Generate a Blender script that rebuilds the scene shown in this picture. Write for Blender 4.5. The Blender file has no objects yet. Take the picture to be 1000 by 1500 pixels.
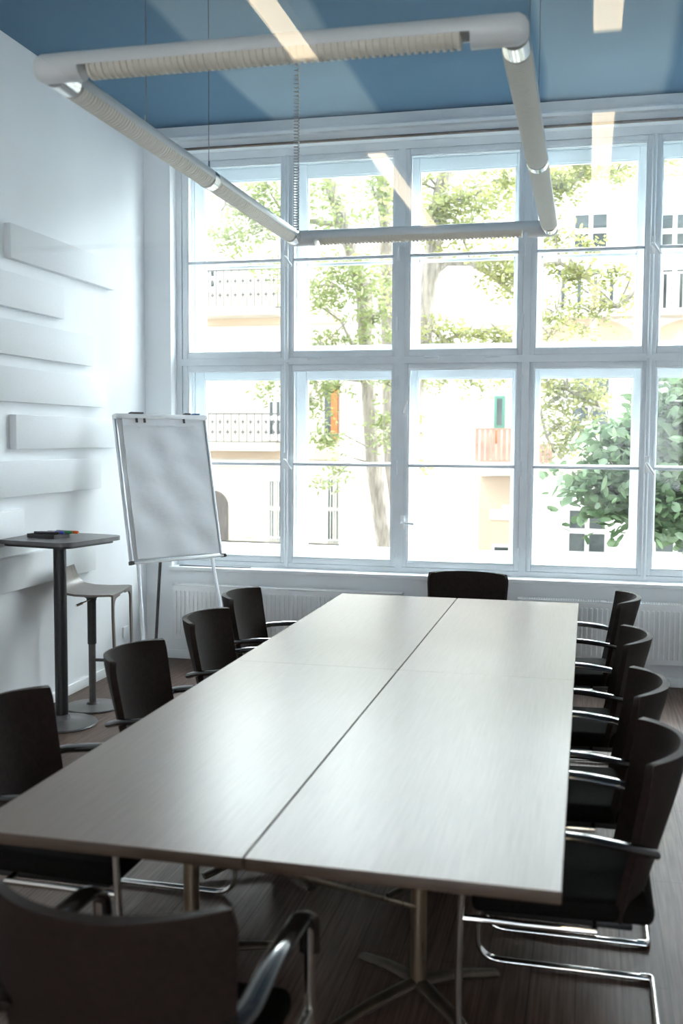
import bpy, bmesh, math, random
from mathutils import Vector, Matrix
random.seed(7)
S = bpy.context.scene
COL = S.collection

# ------------------------------------------------------------------ camera
YAW, PITCH, ROLL, CAM_H, FPX = .2345, .0724, .006, 1.6852, 1506.8
_cy, _sy, _cp, _sp = math.cos(YAW), math.sin(YAW), math.cos(PITCH), math.sin(PITCH)
FWD = Vector((-_sy*_cp, _cy*_cp, -_sp))
_r0 = Vector((_cy, _sy, 0)); _u0 = _r0.cross(FWD)
RGT = math.cos(ROLL)*_r0 + math.sin(ROLL)*_u0
UPV = -math.sin(ROLL)*_r0 + math.cos(ROLL)*_u0
EYE = Vector((0, 0, CAM_H))
cd = bpy.data.cameras.new('camera'); cam = bpy.data.objects.new('camera', cd); COL.objects.link(cam)
cd.sensor_fit = 'HORIZONTAL'; cd.sensor_width = 24.0; cd.lens = 24.0*FPX/1000.0
cd.clip_start = .05; cd.clip_end = 300
M = Matrix((RGT, UPV, -FWD)).transposed().to_4x4(); M.translation = EYE
cam.matrix_world = M
cd.dof.use_dof = True; cd.dof.focus_distance = 6.4; cd.dof.aperture_fstop = 2.8
S.camera = cam

# ------------------------------------------------------------------ sky, sun, exposure
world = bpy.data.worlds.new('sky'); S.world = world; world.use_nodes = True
_N, _L = world.node_tree.nodes, world.node_tree.links
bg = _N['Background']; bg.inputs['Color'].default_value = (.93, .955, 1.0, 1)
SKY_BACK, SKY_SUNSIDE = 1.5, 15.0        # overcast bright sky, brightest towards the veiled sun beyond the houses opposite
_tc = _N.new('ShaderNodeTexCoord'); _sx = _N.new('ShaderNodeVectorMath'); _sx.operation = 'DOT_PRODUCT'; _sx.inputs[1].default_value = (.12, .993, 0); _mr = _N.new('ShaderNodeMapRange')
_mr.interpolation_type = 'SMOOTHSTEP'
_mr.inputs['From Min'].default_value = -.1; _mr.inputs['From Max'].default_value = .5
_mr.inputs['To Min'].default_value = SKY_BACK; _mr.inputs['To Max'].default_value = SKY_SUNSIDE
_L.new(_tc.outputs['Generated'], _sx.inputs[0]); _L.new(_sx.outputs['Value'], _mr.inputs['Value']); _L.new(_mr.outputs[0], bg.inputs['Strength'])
S.view_settings.view_transform = 'Standard'; S.view_settings.look = 'None'
S.view_settings.gamma = 1; S.view_settings.use_curve_mapping = False
sun_d = bpy.data.lights.new('sun', 'SUN'); sun_d.energy = .6; sun_d.angle = .2; sun_d.color = (1, .86, .66)
sun = bpy.data.objects.new('sun', sun_d); COL.objects.link(sun)
sun.rotation_euler = Vector((-.35, -1, 1.05)).to_track_quat('Z', 'Y').to_euler()
S.view_settings.exposure = 1.28
S.cycles.use_denoising = True
S.cycles.max_bounces = 14; S.cycles.diffuse_bounces = 8; S.cycles.transparent_max_bounces = 24
S.cycles.sample_clamp_indirect = 8
S.cycles.caustics_reflective = False; S.cycles.caustics_refractive = False
# daylight portal in the window opening (only guides the sky's own light)
pd = bpy.data.lights.new('window_portal', 'AREA'); pd.shape = 'RECTANGLE'; pd.size = 4.3; pd.size_y = 3.05
pd.cycles.is_portal = True
po = bpy.data.objects.new('window_portal', pd); COL.objects.link(po)
po.location = (-.88, 7.85, 2.25); po.rotation_euler = (math.radians(-90), 0, 0)
p2 = bpy.data.objects.new('window_portal_side', pd.copy()); COL.objects.link(p2); p2.data.size = 2.8; p2.data.size_y = 7.0
p2.location = (1.85, -6.4, 2.2); p2.rotation_euler = (0, math.radians(90), 0)  # portal for the added fill openings in the right wall

# ------------------------------------------------------------------ helpers
def at(px, py, Y):
    """a point of the street scene at depth Y along the line of sight (1000x1500 frame)"""
    d = FWD + (px-500)/FPX*RGT - (py-750)/FPX*UPV
    return EYE + d*(Y/d.y)

def put(o, label=None, cat=None, group=None, kind=None):
    if label: o['label'] = label
    if cat: o['category'] = cat
    if group: o['group'] = group
    if kind: o['kind'] = kind
    return o

def empty(name, loc=(0, 0, 0), rz=0):
    o = bpy.data.objects.new(name, None); COL.objects.link(o)
    o.location = loc; o.rotation_euler = (0, 0, rz); o.empty_display_size = .1
    return o

class MB:
    def __init__(s): s.bm = bmesh.new()
    def box(s, x0, x1, y0, y1, z0, z1, bev=0, seg=2, mat=None):
        b = bmesh.new(); bmesh.ops.create_cube(b, size=1)
        for v in b.verts:
            v.co = Vector(((x0+x1)/2+v.co.x*(x1-x0), (y0+y1)/2+v.co.y*(y1-y0), (z0+z1)/2+v.co.z*(z1-z0)))
        if bev: bmesh.ops.bevel(b, geom=b.edges[:], offset=bev, segments=seg, profile=.5, affect='EDGES')
        b.normal_update()
        for f in b.faces: f.material_index = 1 if max(abs(c) for c in f.normal) > .999 else 0      # 1 = flat side, reset in build
        if mat: bmesh.ops.transform(b, matrix=mat, verts=b.verts)
        s.add(b); return s
    def add(s, b):
        me = bpy.data.meshes.new('t'); b.to_mesh(me); b.free(); s.bm.from_mesh(me); bpy.data.meshes.remove(me)
    def tube(s, pts, rad, seg=12, cap=True, flat=None):
        """sweep a circle (or ellipse flat=(a,b)) along points; rad scalar or list"""
        pts = [Vector(p) for p in pts]; n = len(pts)
        rs = rad if isinstance(rad, (list, tuple)) else [rad]*n
        t0 = (pts[1]-pts[0]).normalized()
        ref = Vector((0, 0, 1)) if abs(t0.z) < .9 else Vector((1, 0, 0))
        nx = t0.cross(ref).normalized(); rings = []
        for i, p in enumerate(pts):
            t = ((pts[min(i+1, n-1)]-p).normalized() + (p-pts[max(i-1, 0)]).normalized())
            t = t.normalized() if t.length > 1e-6 else t0
            nx = (nx - t*nx.dot(t)); nx = nx.normalized() if nx.length > 1e-6 else t.orthogonal().normalized()
            ny = t.cross(nx); ring = []
            for k in range(seg):
                a = 2*math.pi*k/seg; c, d = math.cos(a), math.sin(a)
                if flat: c *= flat[0]; d *= flat[1]
                ring.append(s.bm.verts.new(p + (nx*c+ny*d)*rs[i]))
            rings.append(ring)
        for i in range(n-1):
            for k in range(seg):
                s.bm.faces.new((rings[i][k], rings[i][(k+1) % seg], rings[i+1][(k+1) % seg], rings[i+1][k]))
        if cap:
            s.bm.faces.new(rings[0][::-1]); s.bm.faces.new(rings[-1])
        return s
    def cyl(s, x, y, z0, z1, r, seg=32, r1=None):
        return s.tube([(x, y, z0), (x, y, z1)], [r, r if r1 is None else r1], seg)
    def lathe(s, x, y, prof, seg=48):
        rings = []
        for r, z in prof:
            rings.append([s.bm.verts.new((x+r*math.cos(2*math.pi*k/seg), y+r*math.sin(2*math.pi*k/seg), z)) for k in range(seg)])
        for i in range(len(prof)-1):
            for k in range(seg):
                s.bm.faces.new((rings[i][k], rings[i][(k+1) % seg], rings[i+1][(k+1) % seg], rings[i+1][k]))
        s.bm.faces.new(rings[0][::-1]); s.bm.faces.new(rings[-1])
        return s
    def grid(s, P, thick=None):
        """P[i][j] points -> sheet; with thick: function (i,j)->offset vector for a closed slab"""
        ni, nj = len(P), len(P[0])
        A = [[s.bm.verts.new(P[i][j]) for j in range(nj)] for i in range(ni)]
        for i in range(ni-1):
            for j in range(nj-1):
                s.bm.faces.new((A[i][j], A[i][j+1], A[i+1][j+1], A[i+1][j]))
        if thick:
            B = [[s.bm.verts.new(Vector(P[i][j])+thick(i, j)) for j in range(nj)] for i in range(ni)]
            for i in range(ni-1):
                for j in range(nj-1):
                    s.bm.faces.new((B[i][j], B[i+1][j], B[i+1][j+1], B[i][j+1]))
            loop = [(0, j) for j in range(nj)] + [(i, nj-1) for i in range(1, ni)] + [(ni-1, j) for j in range(nj-2, -1, -1)] + [(i, 0) for i in range(ni-2, 0, -1)]
            for q in range(len(loop)):
                a, b = loop[q], loop[(q+1) % len(loop)]
                s.bm.faces.new((A[b[0]][b[1]], A[a[0]][a[1]], B[a[0]][a[1]], B[b[0]][b[1]]))
        return s
    def poly(s, pts, vec):
        """closed outline extruded by vec"""
        vec = Vector(vec)
        a = [s.bm.verts.new(p) for p in pts]; b = [s.bm.verts.new(Vector(p)+vec) for p in pts]
        n = len(a)
        s.bm.faces.new(a); s.bm.faces.new(b[::-1])
        for k in range(n): s.bm.faces.new((a[(k+1) % n], a[k], b[k], b[(k+1) % n]))
        return s
    def build(s, name, mat, parent=None, smooth=True, ang=35, sub=0, loc=None):
        bmesh.ops.recalc_face_normals(s.bm, faces=s.bm.faces[:])
        me = bpy.data.meshes.new(name); s.bm.to_mesh(me); s.bm.free()
        o = bpy.data.objects.new(name, me); COL.objects.link(o)
        me.materials.append(mat)
        if smooth:
            for p in me.polygons: p.use_smooth = p.material_index == 0
            try: me.set_sharp_from_angle(angle=math.radians(ang))
            except Exception: pass
        for p in me.polygons: p.material_index = 0
        if sub:
            m = o.modifiers.new('sub', 'SUBSURF'); m.levels = sub; m.render_levels = sub
        if parent: o.parent = parent
        if loc: o.location = loc
        return o

def bez(pts, r, n=6):
    """polyline with its inner corners rounded at radius r"""
    pts = [Vector(p) for p in pts]; out = [pts[0]]
    for i in range(1, len(pts)-1):
        a = (pts[i-1]-pts[i]); b = (pts[i+1]-pts[i])
        ra = min(r, a.length*.49, b.length*.49)
        p0 = pts[i]+a.normalized()*ra; p1 = pts[i]+b.normalized()*ra
        for k in range(n+1):
            t = k/n; out.append(p0*(1-t)**2 + pts[i]*2*t*(1-t) + p1*t*t)
    out.append(pts[-1]); return out

def copy_tree(o, parent=None):
    c = o.copy(); COL.objects.link(c)
    if parent: c.parent = parent
    for ch in list(o.children): copy_tree(ch, c)
    return c

# ------------------------------------------------------------------ materials
def mat(name, col, rough=.5, metal=0, spec=.5, coat=0, coat_r=.1):
    m = bpy.data.materials.new(name); m.use_nodes = True
    b = m.node_tree.nodes['Principled BSDF']
    b.inputs['Base Color'].default_value = (*col, 1); b.inputs['Roughness'].default_value = rough
    b.inputs['Metallic'].default_value = metal; b.inputs['Specular IOR Level'].default_value = spec
    b.inputs['Coat Weight'].default_value = coat; b.inputs['Coat Roughness'].default_value = coat_r
    return m
def nodes(m): return m.node_tree.nodes, m.node_tree.links, m.node_tree.nodes['Principled BSDF']
def noisy(m, c1, c2, scale=(1, 1, 1), nscale=5, detail=4, bump=0, coords='Object', lo=.35, hi=.65, rlo=None, rhi=None, bdist=.002):
    N, L, b = nodes(m)
    tc = N.new('ShaderNodeTexCoord'); mp = N.new('ShaderNodeMapping'); mp.inputs['Scale'].default_value = scale
    nz = N.new('ShaderNodeTexNoise'); nz.inputs['Scale'].default_value = nscale; nz.inputs['Detail'].default_value = detail
    cr = N.new('ShaderNodeValToRGB'); cr.color_ramp.elements[0].position = lo; cr.color_ramp.elements[1].position = hi
    cr.color_ramp.elements[0].color = (*c1, 1); cr.color_ramp.elements[1].color = (*c2, 1)
    L.new(tc.outputs[coords], mp.inputs['Vector']); L.new(mp.outputs[0], nz.inputs['Vector'])
    L.new(nz.outputs['Fac'], cr.inputs[0]); L.new(cr.outputs[0], b.inputs['Base Color'])
    if bump:
        bp = N.new('ShaderNodeBump'); bp.inputs['Strength'].default_value = bump; bp.inputs['Distance'].default_value = bdist
        L.new(nz.outputs['Fac'], bp.inputs['Height']); L.new(bp.outputs[0], b.inputs['Normal'])
    if rlo is not None:
        mr = N.new('ShaderNodeMapRange'); mr.inputs['To Min'].default_value = rlo; mr.inputs['To Max'].default_value = rhi
        L.new(nz.outputs['Fac'], mr.inputs['Value']); L.new(mr.outputs[0], b.inputs['Roughness'])
    return m

WALL = noisy(mat('wall_paint', (.8, .82, .83), .6, spec=.3), (.82, .84, .855), (.85, .87, .885), nscale=3, bump=.06)
PANEL = noisy(mat('panel_fabric', (.78, .8, .81), .8, spec=.2), (.78, .80, .81), (.82, .84, .85), nscale=180, bump=.2, bdist=.0008)
TRIM = noisy(mat('white_gloss_paint', (.82, .84, .85), .32), (.80, .82, .83), (.84, .86, .87), nscale=6, rlo=.28, rhi=.4)
SASHM = noisy(mat('window_paint', (.78, .82, .85), .3), (.76, .80, .83), (.80, .84, .87), nscale=8, rlo=.25, rhi=.36)
RADM = mat('radiator_enamel', (.84, .85, .85), .3)
BROWN = noisy(mat('brown_track', (.16, .10, .07), .5), (.14, .09, .06), (.20, .13, .09), nscale=20)
CHROME = noisy(mat('polished_chrome', (.78, .76, .72), .12, 1), (.74, .72, .68), (.82, .80, .76), nscale=4, rlo=.08, rhi=.18)
BRASSY = noisy(mat('satin_steel', (.42, .35, .26), .3, 1), (.38, .31, .22), (.46, .38, .28), scale=(1, 1, .05), nscale=60, rlo=.22, rhi=.36)
FOOTM = noisy(mat('dark_bronze', (.10, .08, .06), .4, .8), (.08, .065, .05), (.12, .095, .07), nscale=20, rlo=.34, rhi=.46)
ALU = noisy(mat('anodised_aluminium', (.68, .7, .72), .35, .9), (.64, .66, .68), (.72, .74, .76), scale=(1, 1, .02), nscale=80, rlo=.3, rhi=.42)
LEATHER = noisy(mat('black_brown_leather', (.02, .014, .012), .6, spec=.16), (.014, .0085, .007), (.021, .013, .0105), nscale=60, bump=.25, rlo=.6, rhi=.7, bdist=.001)
SEATM = noisy(mat('black_seat_fabric', (.006, .005, .005), .85, spec=.05), (.005, .0045, .0045), (.009, .008, .0075), nscale=220, bump=.2, bdist=.0006)
ARMM = noisy(mat('black_armrest', (.012, .01, .01), .22, coat=1, coat_r=.08), (.010, .009, .009), (.02, .017, .016), nscale=12, rlo=.14, rhi=.22)
BLACKM = noisy(mat('black_powder_coat', (.012, .012, .013), .42), (.010, .010, .011), (.016, .016, .017), nscale=90, bump=.08)
GREYTOP = noisy(mat('dark_grey_laminate', (.10, .095, .10), .3), (.085, .08, .085), (.12, .11, .115), nscale=14, rlo=.25, rhi=.38)
BASEM = noisy(mat('grey_brown_base', (.085, .08, .08), .38), (.07, .066, .066), (.10, .093, .092), nscale=25, rlo=.32, rhi=.45)
STOOLM = noisy(mat('stool_shell', (.17, .14, .125), .32), (.14, .115, .10), (.19, .16, .14), scale=(1, 8, 1), nscale=9, rlo=.28, rhi=.4)
TUBEM = mat('lamp_enamel', (.80, .79, .77), .28)
LOUV = mat('louver_plastic', (.80, .74, .63), .45)
CORDM = mat('cord_plastic', (.45, .42, .38), .45)
WIREM = mat('steel_wire', (.22, .21, .21), .4, .8)
SOCK = mat('socket_plastic', (.85, .86, .86), .35)
PENM = {k: mat('pen_'+k, c, .35) for k, c in dict(black=(.015, .015, .02), green=(.03, .25, .08), orange=(.85, .16, .03), blue=(.05, .07, .45), white=(.7, .7, .72)).items()}
BOXM = mat('box_card', (.03, .026, .028), .5)
RAILM = mat('rail_iron', (.12, .12, .12), .6)

def paper():
    m = mat('flip_paper', (.82, .835, .85), .75, spec=.2); N, L, b = nodes(m)
    tc = N.new('ShaderNodeTexCoord'); mp = N.new('ShaderNodeMapping'); mp.inputs['Scale'].default_value = (1, 1, 2.2)
    nz = N.new('ShaderNodeTexNoise'); nz.inputs['Scale'].default_value = 16; nz.inputs['Detail'].default_value = 5; nz.inputs['Distortion'].default_value = .5
    bp = N.new('ShaderNodeBump'); bp.inputs['Strength'].default_value = .2; bp.inputs['Distance'].default_value = .005
    L.new(tc.outputs['Object'], mp.inputs[0]); L.new(mp.outputs[0], nz.inputs['Vector'])
    L.new(nz.outputs['Fac'], bp.inputs['Height']); L.new(bp.outputs[0], b.inputs['Normal'])
    return m
PAPER = paper()

def table_wood():
    m = mat('table_laminate', (.28, .23, .2), .34); N, L, b = nodes(m)
    tc = N.new('ShaderNodeTexCoord'); mp = N.new('ShaderNodeMapping'); mp.inputs['Scale'].default_value = (30, 1.2, 30)
    nz = N.new('ShaderNodeTexNoise'); nz.inputs['Scale'].default_value = 4; nz.inputs['Detail'].default_value = 8; nz.inputs['Distortion'].default_value = .6
    cr = N.new('ShaderNodeValToRGB')
    cr.color_ramp.elements[0].position = .3; cr.color_ramp.elements[0].color = (.150, .108, .086, 1)
    cr.color_ramp.elements[1].position = .7; cr.color_ramp.elements[1].color = (.180, .133, .108, 1)
    mr = N.new('ShaderNodeMapRange'); mr.inputs['To Min'].default_value = .33; mr.inputs['To Max'].default_value = .34
    L.new(tc.outputs['Object'], mp.inputs[0]); L.new(mp.outputs[0], nz.inputs['Vector']); L.new(nz.outputs['Fac'], cr.inputs[0])
    L.new(cr.outputs[0], b.inputs['Base Color']); L.new(nz.outputs['Fac'], mr.inputs['Value']); L.new(mr.outputs[0], b.inputs['Roughness'])
    b.inputs['Specular IOR Level'].default_value = .29
    return m
TABLE = table_wood()
EDGEM = noisy(mat('brown_edge_band', (.07, .045, .03), .5), (.06, .038, .026), (.085, .056, .038), scale=(1, 1, 8), nscale=12)

def floor_mat():
    m = mat('striped_floor', (.12, .1, .09), .5, spec=.3); N, L, b = nodes(m)
    tc = N.new('ShaderNodeTexCoord'); mp = N.new('ShaderNodeMapping'); mp.inputs['Scale'].default_value = (45, 1.6, 1)
    nz = N.new('ShaderNodeTexNoise'); nz.inputs['Scale'].default_value = 2; nz.inputs['Detail'].default_value = 6
    cr = N.new('ShaderNodeValToRGB')
    cr.color_ramp.elements[0].position = .32; cr.color_ramp.elements[0].color = (.052, .030, .021, 1)
    cr.color_ramp.elements[1].position = .68; cr.color_ramp.elements[1].color = (.145, .090, .066, 1)
    br = N.new('ShaderNodeTexBrick'); br.inputs['Scale'].default_value = 1; br.inputs['Brick Width'].default_value = 1.6; br.inputs['Row Height'].default_value = .14
    br.inputs['Mortar Size'].default_value = .0025; br.inputs['Color1'].default_value = (1, 1, 1, 1); br.inputs['Color2'].default_value = (.8, .8, .8, 1); br.inputs['Mortar'].default_value = (.35, .35, .35, 1)
    mp2 = N.new('ShaderNodeMapping'); mp2.inputs['Rotation'].default_value = (0, 0, math.pi/2)
    mx = N.new('ShaderNodeMix'); mx.data_type = 'RGBA'; mx.blend_type = 'MULTIPLY'; mx.inputs[0].default_value = 1
    bp = N.new('ShaderNodeBump'); bp.inputs['Strength'].default_value = .25; bp.inputs['Distance'].default_value = .002
    L.new(tc.outputs['Object'], mp.inputs[0]); L.new(mp.outputs[0], nz.inputs['Vector']); L.new(nz.outputs['Fac'], cr.inputs[0])
    L.new(tc.outputs['Object'], mp2.inputs[0]); L.new(mp2.outputs[0], br.inputs['Vector'])
    L.new(cr.outputs[0], mx.inputs[6]); L.new(br.outputs['Color'], mx.inputs[7]); L.new(mx.outputs[2], b.inputs['Base Color'])
    L.new(nz.outputs['Fac'], bp.inputs['Height']); L.new(bp.outputs[0], b.inputs['Normal'])
    return m
FLOOR = floor_mat()

def ceiling_mat():
    """light blue ceiling with painted darker blue bands running towards the window wall"""
    m = mat('blue_ceiling_paint', (.3, .45, .6), .75, spec=.2); N, L, b = nodes(m)
    tc = N.new('ShaderNodeTexCoord'); sx = N.new('ShaderNodeSeparateXYZ'); L.new(tc.outputs['Object'], sx.inputs[0])
    nz = N.new('ShaderNodeTexNoise'); nz.inputs['Scale'].default_value = 1.1; nz.inputs['Detail'].default_value = 1
    L.new(tc.outputs['Object'], nz.inputs['Vector'])
    def math_(op, a, c):
        n = N.new('ShaderNodeMath'); n.operation = op
        for i, v in enumerate((a, c)):
            if isinstance(v, (int, float)): n.inputs[i].default_value = v
            else: L.new(v, n.inputs[i])
        return n.outputs[0]
    off = math_('MULTIPLY', math_('SUBTRACT', nz.outputs['Fac'], .5), .08)
    x = math_('ADD', sx.outputs['X'], off)
    ramp = N.new('ShaderNodeValToRGB'); ramp.color_ramp.interpolation = 'LINEAR'
    t = math_('DIVIDE', math_('ADD', x, 4.0), 6.0)
    els = ramp.color_ramp.elements
    e = .004
    stops = [(0, 0), ((-2.27+4)/6-e, 0), ((-2.27+4)/6+e, 1), ((-1.47+4)/6-e, 1), ((-1.47+4)/6+e, 0), ((-.32+4)/6-e, 0), ((-.32+4)/6+e, 1), ((.42+4)/6-e, 1), ((.42+4)/6+e, 0), (1, 0)]
    els[0].position = 0; els[0].color = (0, 0, 0, 1); els[1].position = 1; els[1].color = (0, 0, 0, 1)
    for p, v in stops[1:-1]:
        q = els.new(p); q.color = (v, v, v, 1)
    L.new(t, ramp.inputs[0])
    mx = N.new('ShaderNodeMix'); mx.data_type = 'RGBA'; L.new(ramp.outputs[0], mx.inputs[0])
    mx.inputs[6].default_value = (.10, .19, .28, 1); mx.inputs[7].default_value = (.26, .355, .425, 1)
    L.new(mx.outputs[2], b.inputs['Base Color'])
    n2 = N.new('ShaderNodeTexNoise'); n2.inputs['Scale'].default_value = 14
    bp = N.new('ShaderNodeBump'); bp.inputs['Strength'].default_value = .12; bp.inputs['Distance'].default_value = .004
    L.new(tc.outputs['Object'], n2.inputs['Vector']); L.new(n2.outputs['Fac'], bp.inputs['Height']); L.new(bp.outputs[0], b.inputs['Normal'])
    return m
CEIL = ceiling_mat()

def glass_mat(name, refl=.06, tint=(.97, .99, .985)):
    m = bpy.data.materials.new(name); m.use_nodes = True; N, L = m.node_tree.nodes, m.node_tree.links
    N.remove(N['Principled BSDF'])
    t = N.new('ShaderNodeBsdfTransparent'); t.inputs['Color'].default_value = (*tint, 1)
    g = N.new('ShaderNodeBsdfGlossy'); g.inputs['Roughness'].default_value = .01
    lw = N.new('ShaderNodeFresnel'); lw.inputs['IOR'].default_value = 1.5
    mu = N.new('ShaderNodeMath'); mu.operation = 'MULTIPLY'; mu.inputs[1].default_value = refl/.04
    cl = N.new('ShaderNodeMath'); cl.operation = 'MINIMUM'; cl.inputs[1].default_value = .6
    mx = N.new('ShaderNodeMixShader')
    L.new(lw.outputs[0], mu.inputs[0]); L.new(mu.outputs[0], cl.inputs[0]); L.new(cl.outputs[0], mx.inputs[0])
    L.new(t.outputs[0], mx.inputs[1]); L.new(g.outputs[0], mx.inputs[2])
    L.new(mx.outputs[0], N['Material Output'].inputs['Surface'])
    return m
GLASS = glass_mat('window_glass', .012)

def leaf_mat(name, c1, c2, trans=.45):
    m = bpy.data.materials.new(name); m.use_nodes = True; N, L = m.node_tree.nodes, m.node_tree.links
    N.remove(N['Principled BSDF'])
    tc = N.new('ShaderNodeTexCoord'); nz = N.new('ShaderNodeTexNoise'); nz.inputs['Scale'].default_value = 6; nz.inputs['Detail'].default_value = 3
    cr = N.new('ShaderNodeValToRGB'); cr.color_ramp.elements[0].position = .35; cr.color_ramp.elements[1].position = .65
    cr.color_ramp.elements[0].color = (*c1, 1); cr.color_ramp.elements[1].color = (*c2, 1)
    d = N.new('ShaderNodeBsdfDiffuse'); t = N.new('ShaderNodeBsdfTranslucent'); g = N.new('ShaderNodeBsdfGlossy'); g.inputs['Roughness'].default_value = .4
    mx = N.new('ShaderNodeMixShader'); mx.inputs[0].default_value = trans; m2 = N.new('ShaderNodeMixShader'); m2.inputs[0].default_value = .05
    L.new(tc.outputs['Object'], nz.inputs['Vector']); L.new(nz.outputs['Fac'], cr.inputs[0])
    L.new(cr.outputs[0], d.inputs['Color']); L.new(cr.outputs[0], t.inputs['Color'])
    L.new(d.outputs[0], mx.inputs[1]); L.new(t.outputs[0], mx.inputs[2]); L.new(mx.outputs[0], m2.inputs[1]); L.new(g.outputs[0], m2.inputs[2])
    L.new(m2.outputs[0], N['Material Output'].inputs['Surface'])
    return m
LEAF_A = leaf_mat('acacia_leaf', (.16, .20, .075), (.26, .285, .115))
LEAF_B = leaf_mat('yellow_green_leaf', (.20, .22, .08), (.32, .32, .12))
LEAF_C = leaf_mat('chestnut_leaf', (.06, .11, .05), (.15, .21, .11), .3)
BARK = noisy(mat('grey_bark', (.28, .25, .22), .9, spec=.1), (.20, .175, .15), (.36, .32, .28), scale=(3, 3, .6), nscale=7, bump=.6, bdist=.03)
CREAM = noisy(mat('cream_render', (.80, .74, .64), .9, spec=.1), (.77, .71, .62), (.83, .78, .69), nscale=.8)
WHITER = noisy(mat('white_render', (.86, .85, .83), .9, spec=.1), (.83, .82, .80), (.88, .87, .85), nscale=.6)
BEIGE = noisy(mat('beige_render', (.72, .56, .42), .9, spec=.1), (.68, .53, .39), (.76, .60, .46), nscale=.7)
ROSE = noisy(mat('rose_baluster', (.42, .26, .20), .85), (.36, .22, .17), (.48, .31, .24), nscale=3)
STONE = noisy(mat('pale_stone', (.74, .68, .61), .85, spec=.1), (.70, .64, .57), (.78, .73, .66), nscale=2)
SHUT = noisy(mat('orange_shutter', (.55, .21, .07), .6), (.48, .17, .05), (.62, .26, .09), scale=(1, 1, 12), nscale=3)
DARKW = noisy(mat('dark_window_glass', (.06, .075, .08), .12), (.045, .055, .06), (.12, .14, .14), nscale=1.4)
DOORM = noisy(mat('old_grey_door', (.16, .14, .13), .6), (.12, .105, .1), (.2, .175, .16), scale=(6, 1, 1), nscale=3)
WFR = mat('facade_window_frame', (.8, .8, .79), .5)
GREENF = mat('green_window_frame', (.10, .28, .22), .5)
ASPH = noisy(mat('courtyard_paving', (.16, .15, .14), .9, spec=.1), (.13, .125, .115), (.19, .18, .165), nscale=2)

# ------------------------------------------------------------------ the room
XL, XR, YW, YB, ZC = -3.258, 1.49, 7.247, -10.0, 3.9515
OX0, OX1, OZ0, OZ1 = -3.05, 1.28, .705, 3.785
def struct(o): o['kind'] = 'structure'; return o
struct(MB().box(XL-.3, XR+.3, YB-.3, 7.8, -.2, 0).build('floor', FLOOR))
struct(MB().box(XL-.3, XR+.3, YB-.3, 7.8, ZC, ZC+.3).build('ceiling', CEIL))
struct(MB().box(XL-.3, XL, YB-.3, 7.8, 0, ZC).build('wall_left', WALL))
wr_ = MB()       # right wall: closed along the meeting room, unseen openings added along the outer room for fill light
wr_.box(XR, XR+.3, -2.9, 7.8, 0, ZC); wr_.box(XR, XR+.3, YB-.3, -2.9, 0, .8); wr_.box(XR, XR+.3, YB-.3, -2.9, 3.6, ZC)
for y_, y2_ in ((-10.3, -9.4), (-7.2, -6.9), (-4.9, -4.6), (-3.0, -2.9)): wr_.box(XR, XR+.3, y_, y2_, .8, 3.6)
struct(wr_.build('wall_right', WALL))
struct(MB().box(XL, XR, YB-.3, YB, 0, ZC).build('wall_front', WALL))
w = MB()
w.box(XL, XR, YW, 7.8, 0, OZ0-.03); w.box(XL, OX0, YW, 7.8, OZ0-.03, OZ1); w.box(OX1, XR, YW, 7.8, OZ0-.03, OZ1); w.box(XL, XR, YW, 7.8, OZ1, ZC)
struct(w.build('wall_back', WALL))
# cornice over the window, brown curtain track under it, baseboards, sill
c = MB(); prof = [(0, 3.84), (-.05, 3.84), (-.055, 3.86), (-.05, 3.875), (-.015, 3.885), (-.02, 3.945), (0, 3.9515)]
c.poly([(XL, YW+y, z) for y, z in prof], (XR-XL, 0, 0))
struct(c.build('trim_1', TRIM, ang=25))
t = MB(); t.box(OX0+.1, XR, YW-.03, YW-.002, 3.775, 3.79, .003); struct(t.build('trim_2', BROWN))
struct(MB().box(XL, XL+.014, YB, YW, 0, .065, .004).build('baseboard_left', TRIM))
struct(MB().box(XR-.014, XR, YB, YW, 0, .065, .004).build('baseboard_right', TRIM))
struct(MB().box(XL, XR, YW-.014, YW, 0, .065, .004).build('baseboard_back', TRIM))
struct(MB().box(OX0-.015, OX1+.015, YW-.035, 7.37, OZ0-.03, OZ0, .006).build('trim_3', TRIM))      # sill board

# ------------------------------------------------------------------ windows: casements in two layers
COLS = [(-2.965, -2.225), (-2.14, -1.387), (-1.272, -.497), (-.382, .349), (.436, 1.19)]
ROWS = [(.783, 2.18, 1.484), (2.31, 3.69, 2.985)]
YI, YO = 7.39, 7.65
fr = MB()     # fixed frame with its posts, transoms and the box lining between the two layers
for y0, y1 in ((7.36, 7.42), (7.62, 7.68)):
    fr.box(OX0, OX0+.042, y0, y1, OZ0, OZ1); fr.box(OX1-.042, OX1, y0, y1, OZ0, OZ1)
    fr.box(OX0+.042, OX1-.042, y0, y1, OZ0, OZ0+.036); fr.box(OX0+.042, OX1-.042, y0, y1, 3.729, OZ1)
    fr.box(OX0+.042, OX1-.042, y0, y1, 2.2185, 2.2695)
    for px in (-1.33, -.44): fr.box(px-.026, px+.026, y0+.001, y1-.001, OZ0+.036, 3.729)
fr.box(OX0, OX0+.02, 7.42, 7.62, OZ0, OZ1); fr.box(OX1-.02, OX1, 7.42, 7.62, OZ0, OZ1)
fr.box(OX0, OX1, 7.42, 7.62, OZ0, OZ0+.02); fr.box(OX0, OX1, 7.42, 7.62, OZ1-.02, OZ1)
for px in (-1.33, -.44): fr.box(px-.018, px+.018, 7.42, 7.62, OZ0, OZ1)
fr.box(OX0, OX1, 7.42, 7.62, 2.233, 2.257)
fr.box(OX0-.02, OX1+.02, 7.68, 7.95, OZ0-.05, OZ0+.0)
struct(fr.build('trim_4', SASHM))

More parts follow.
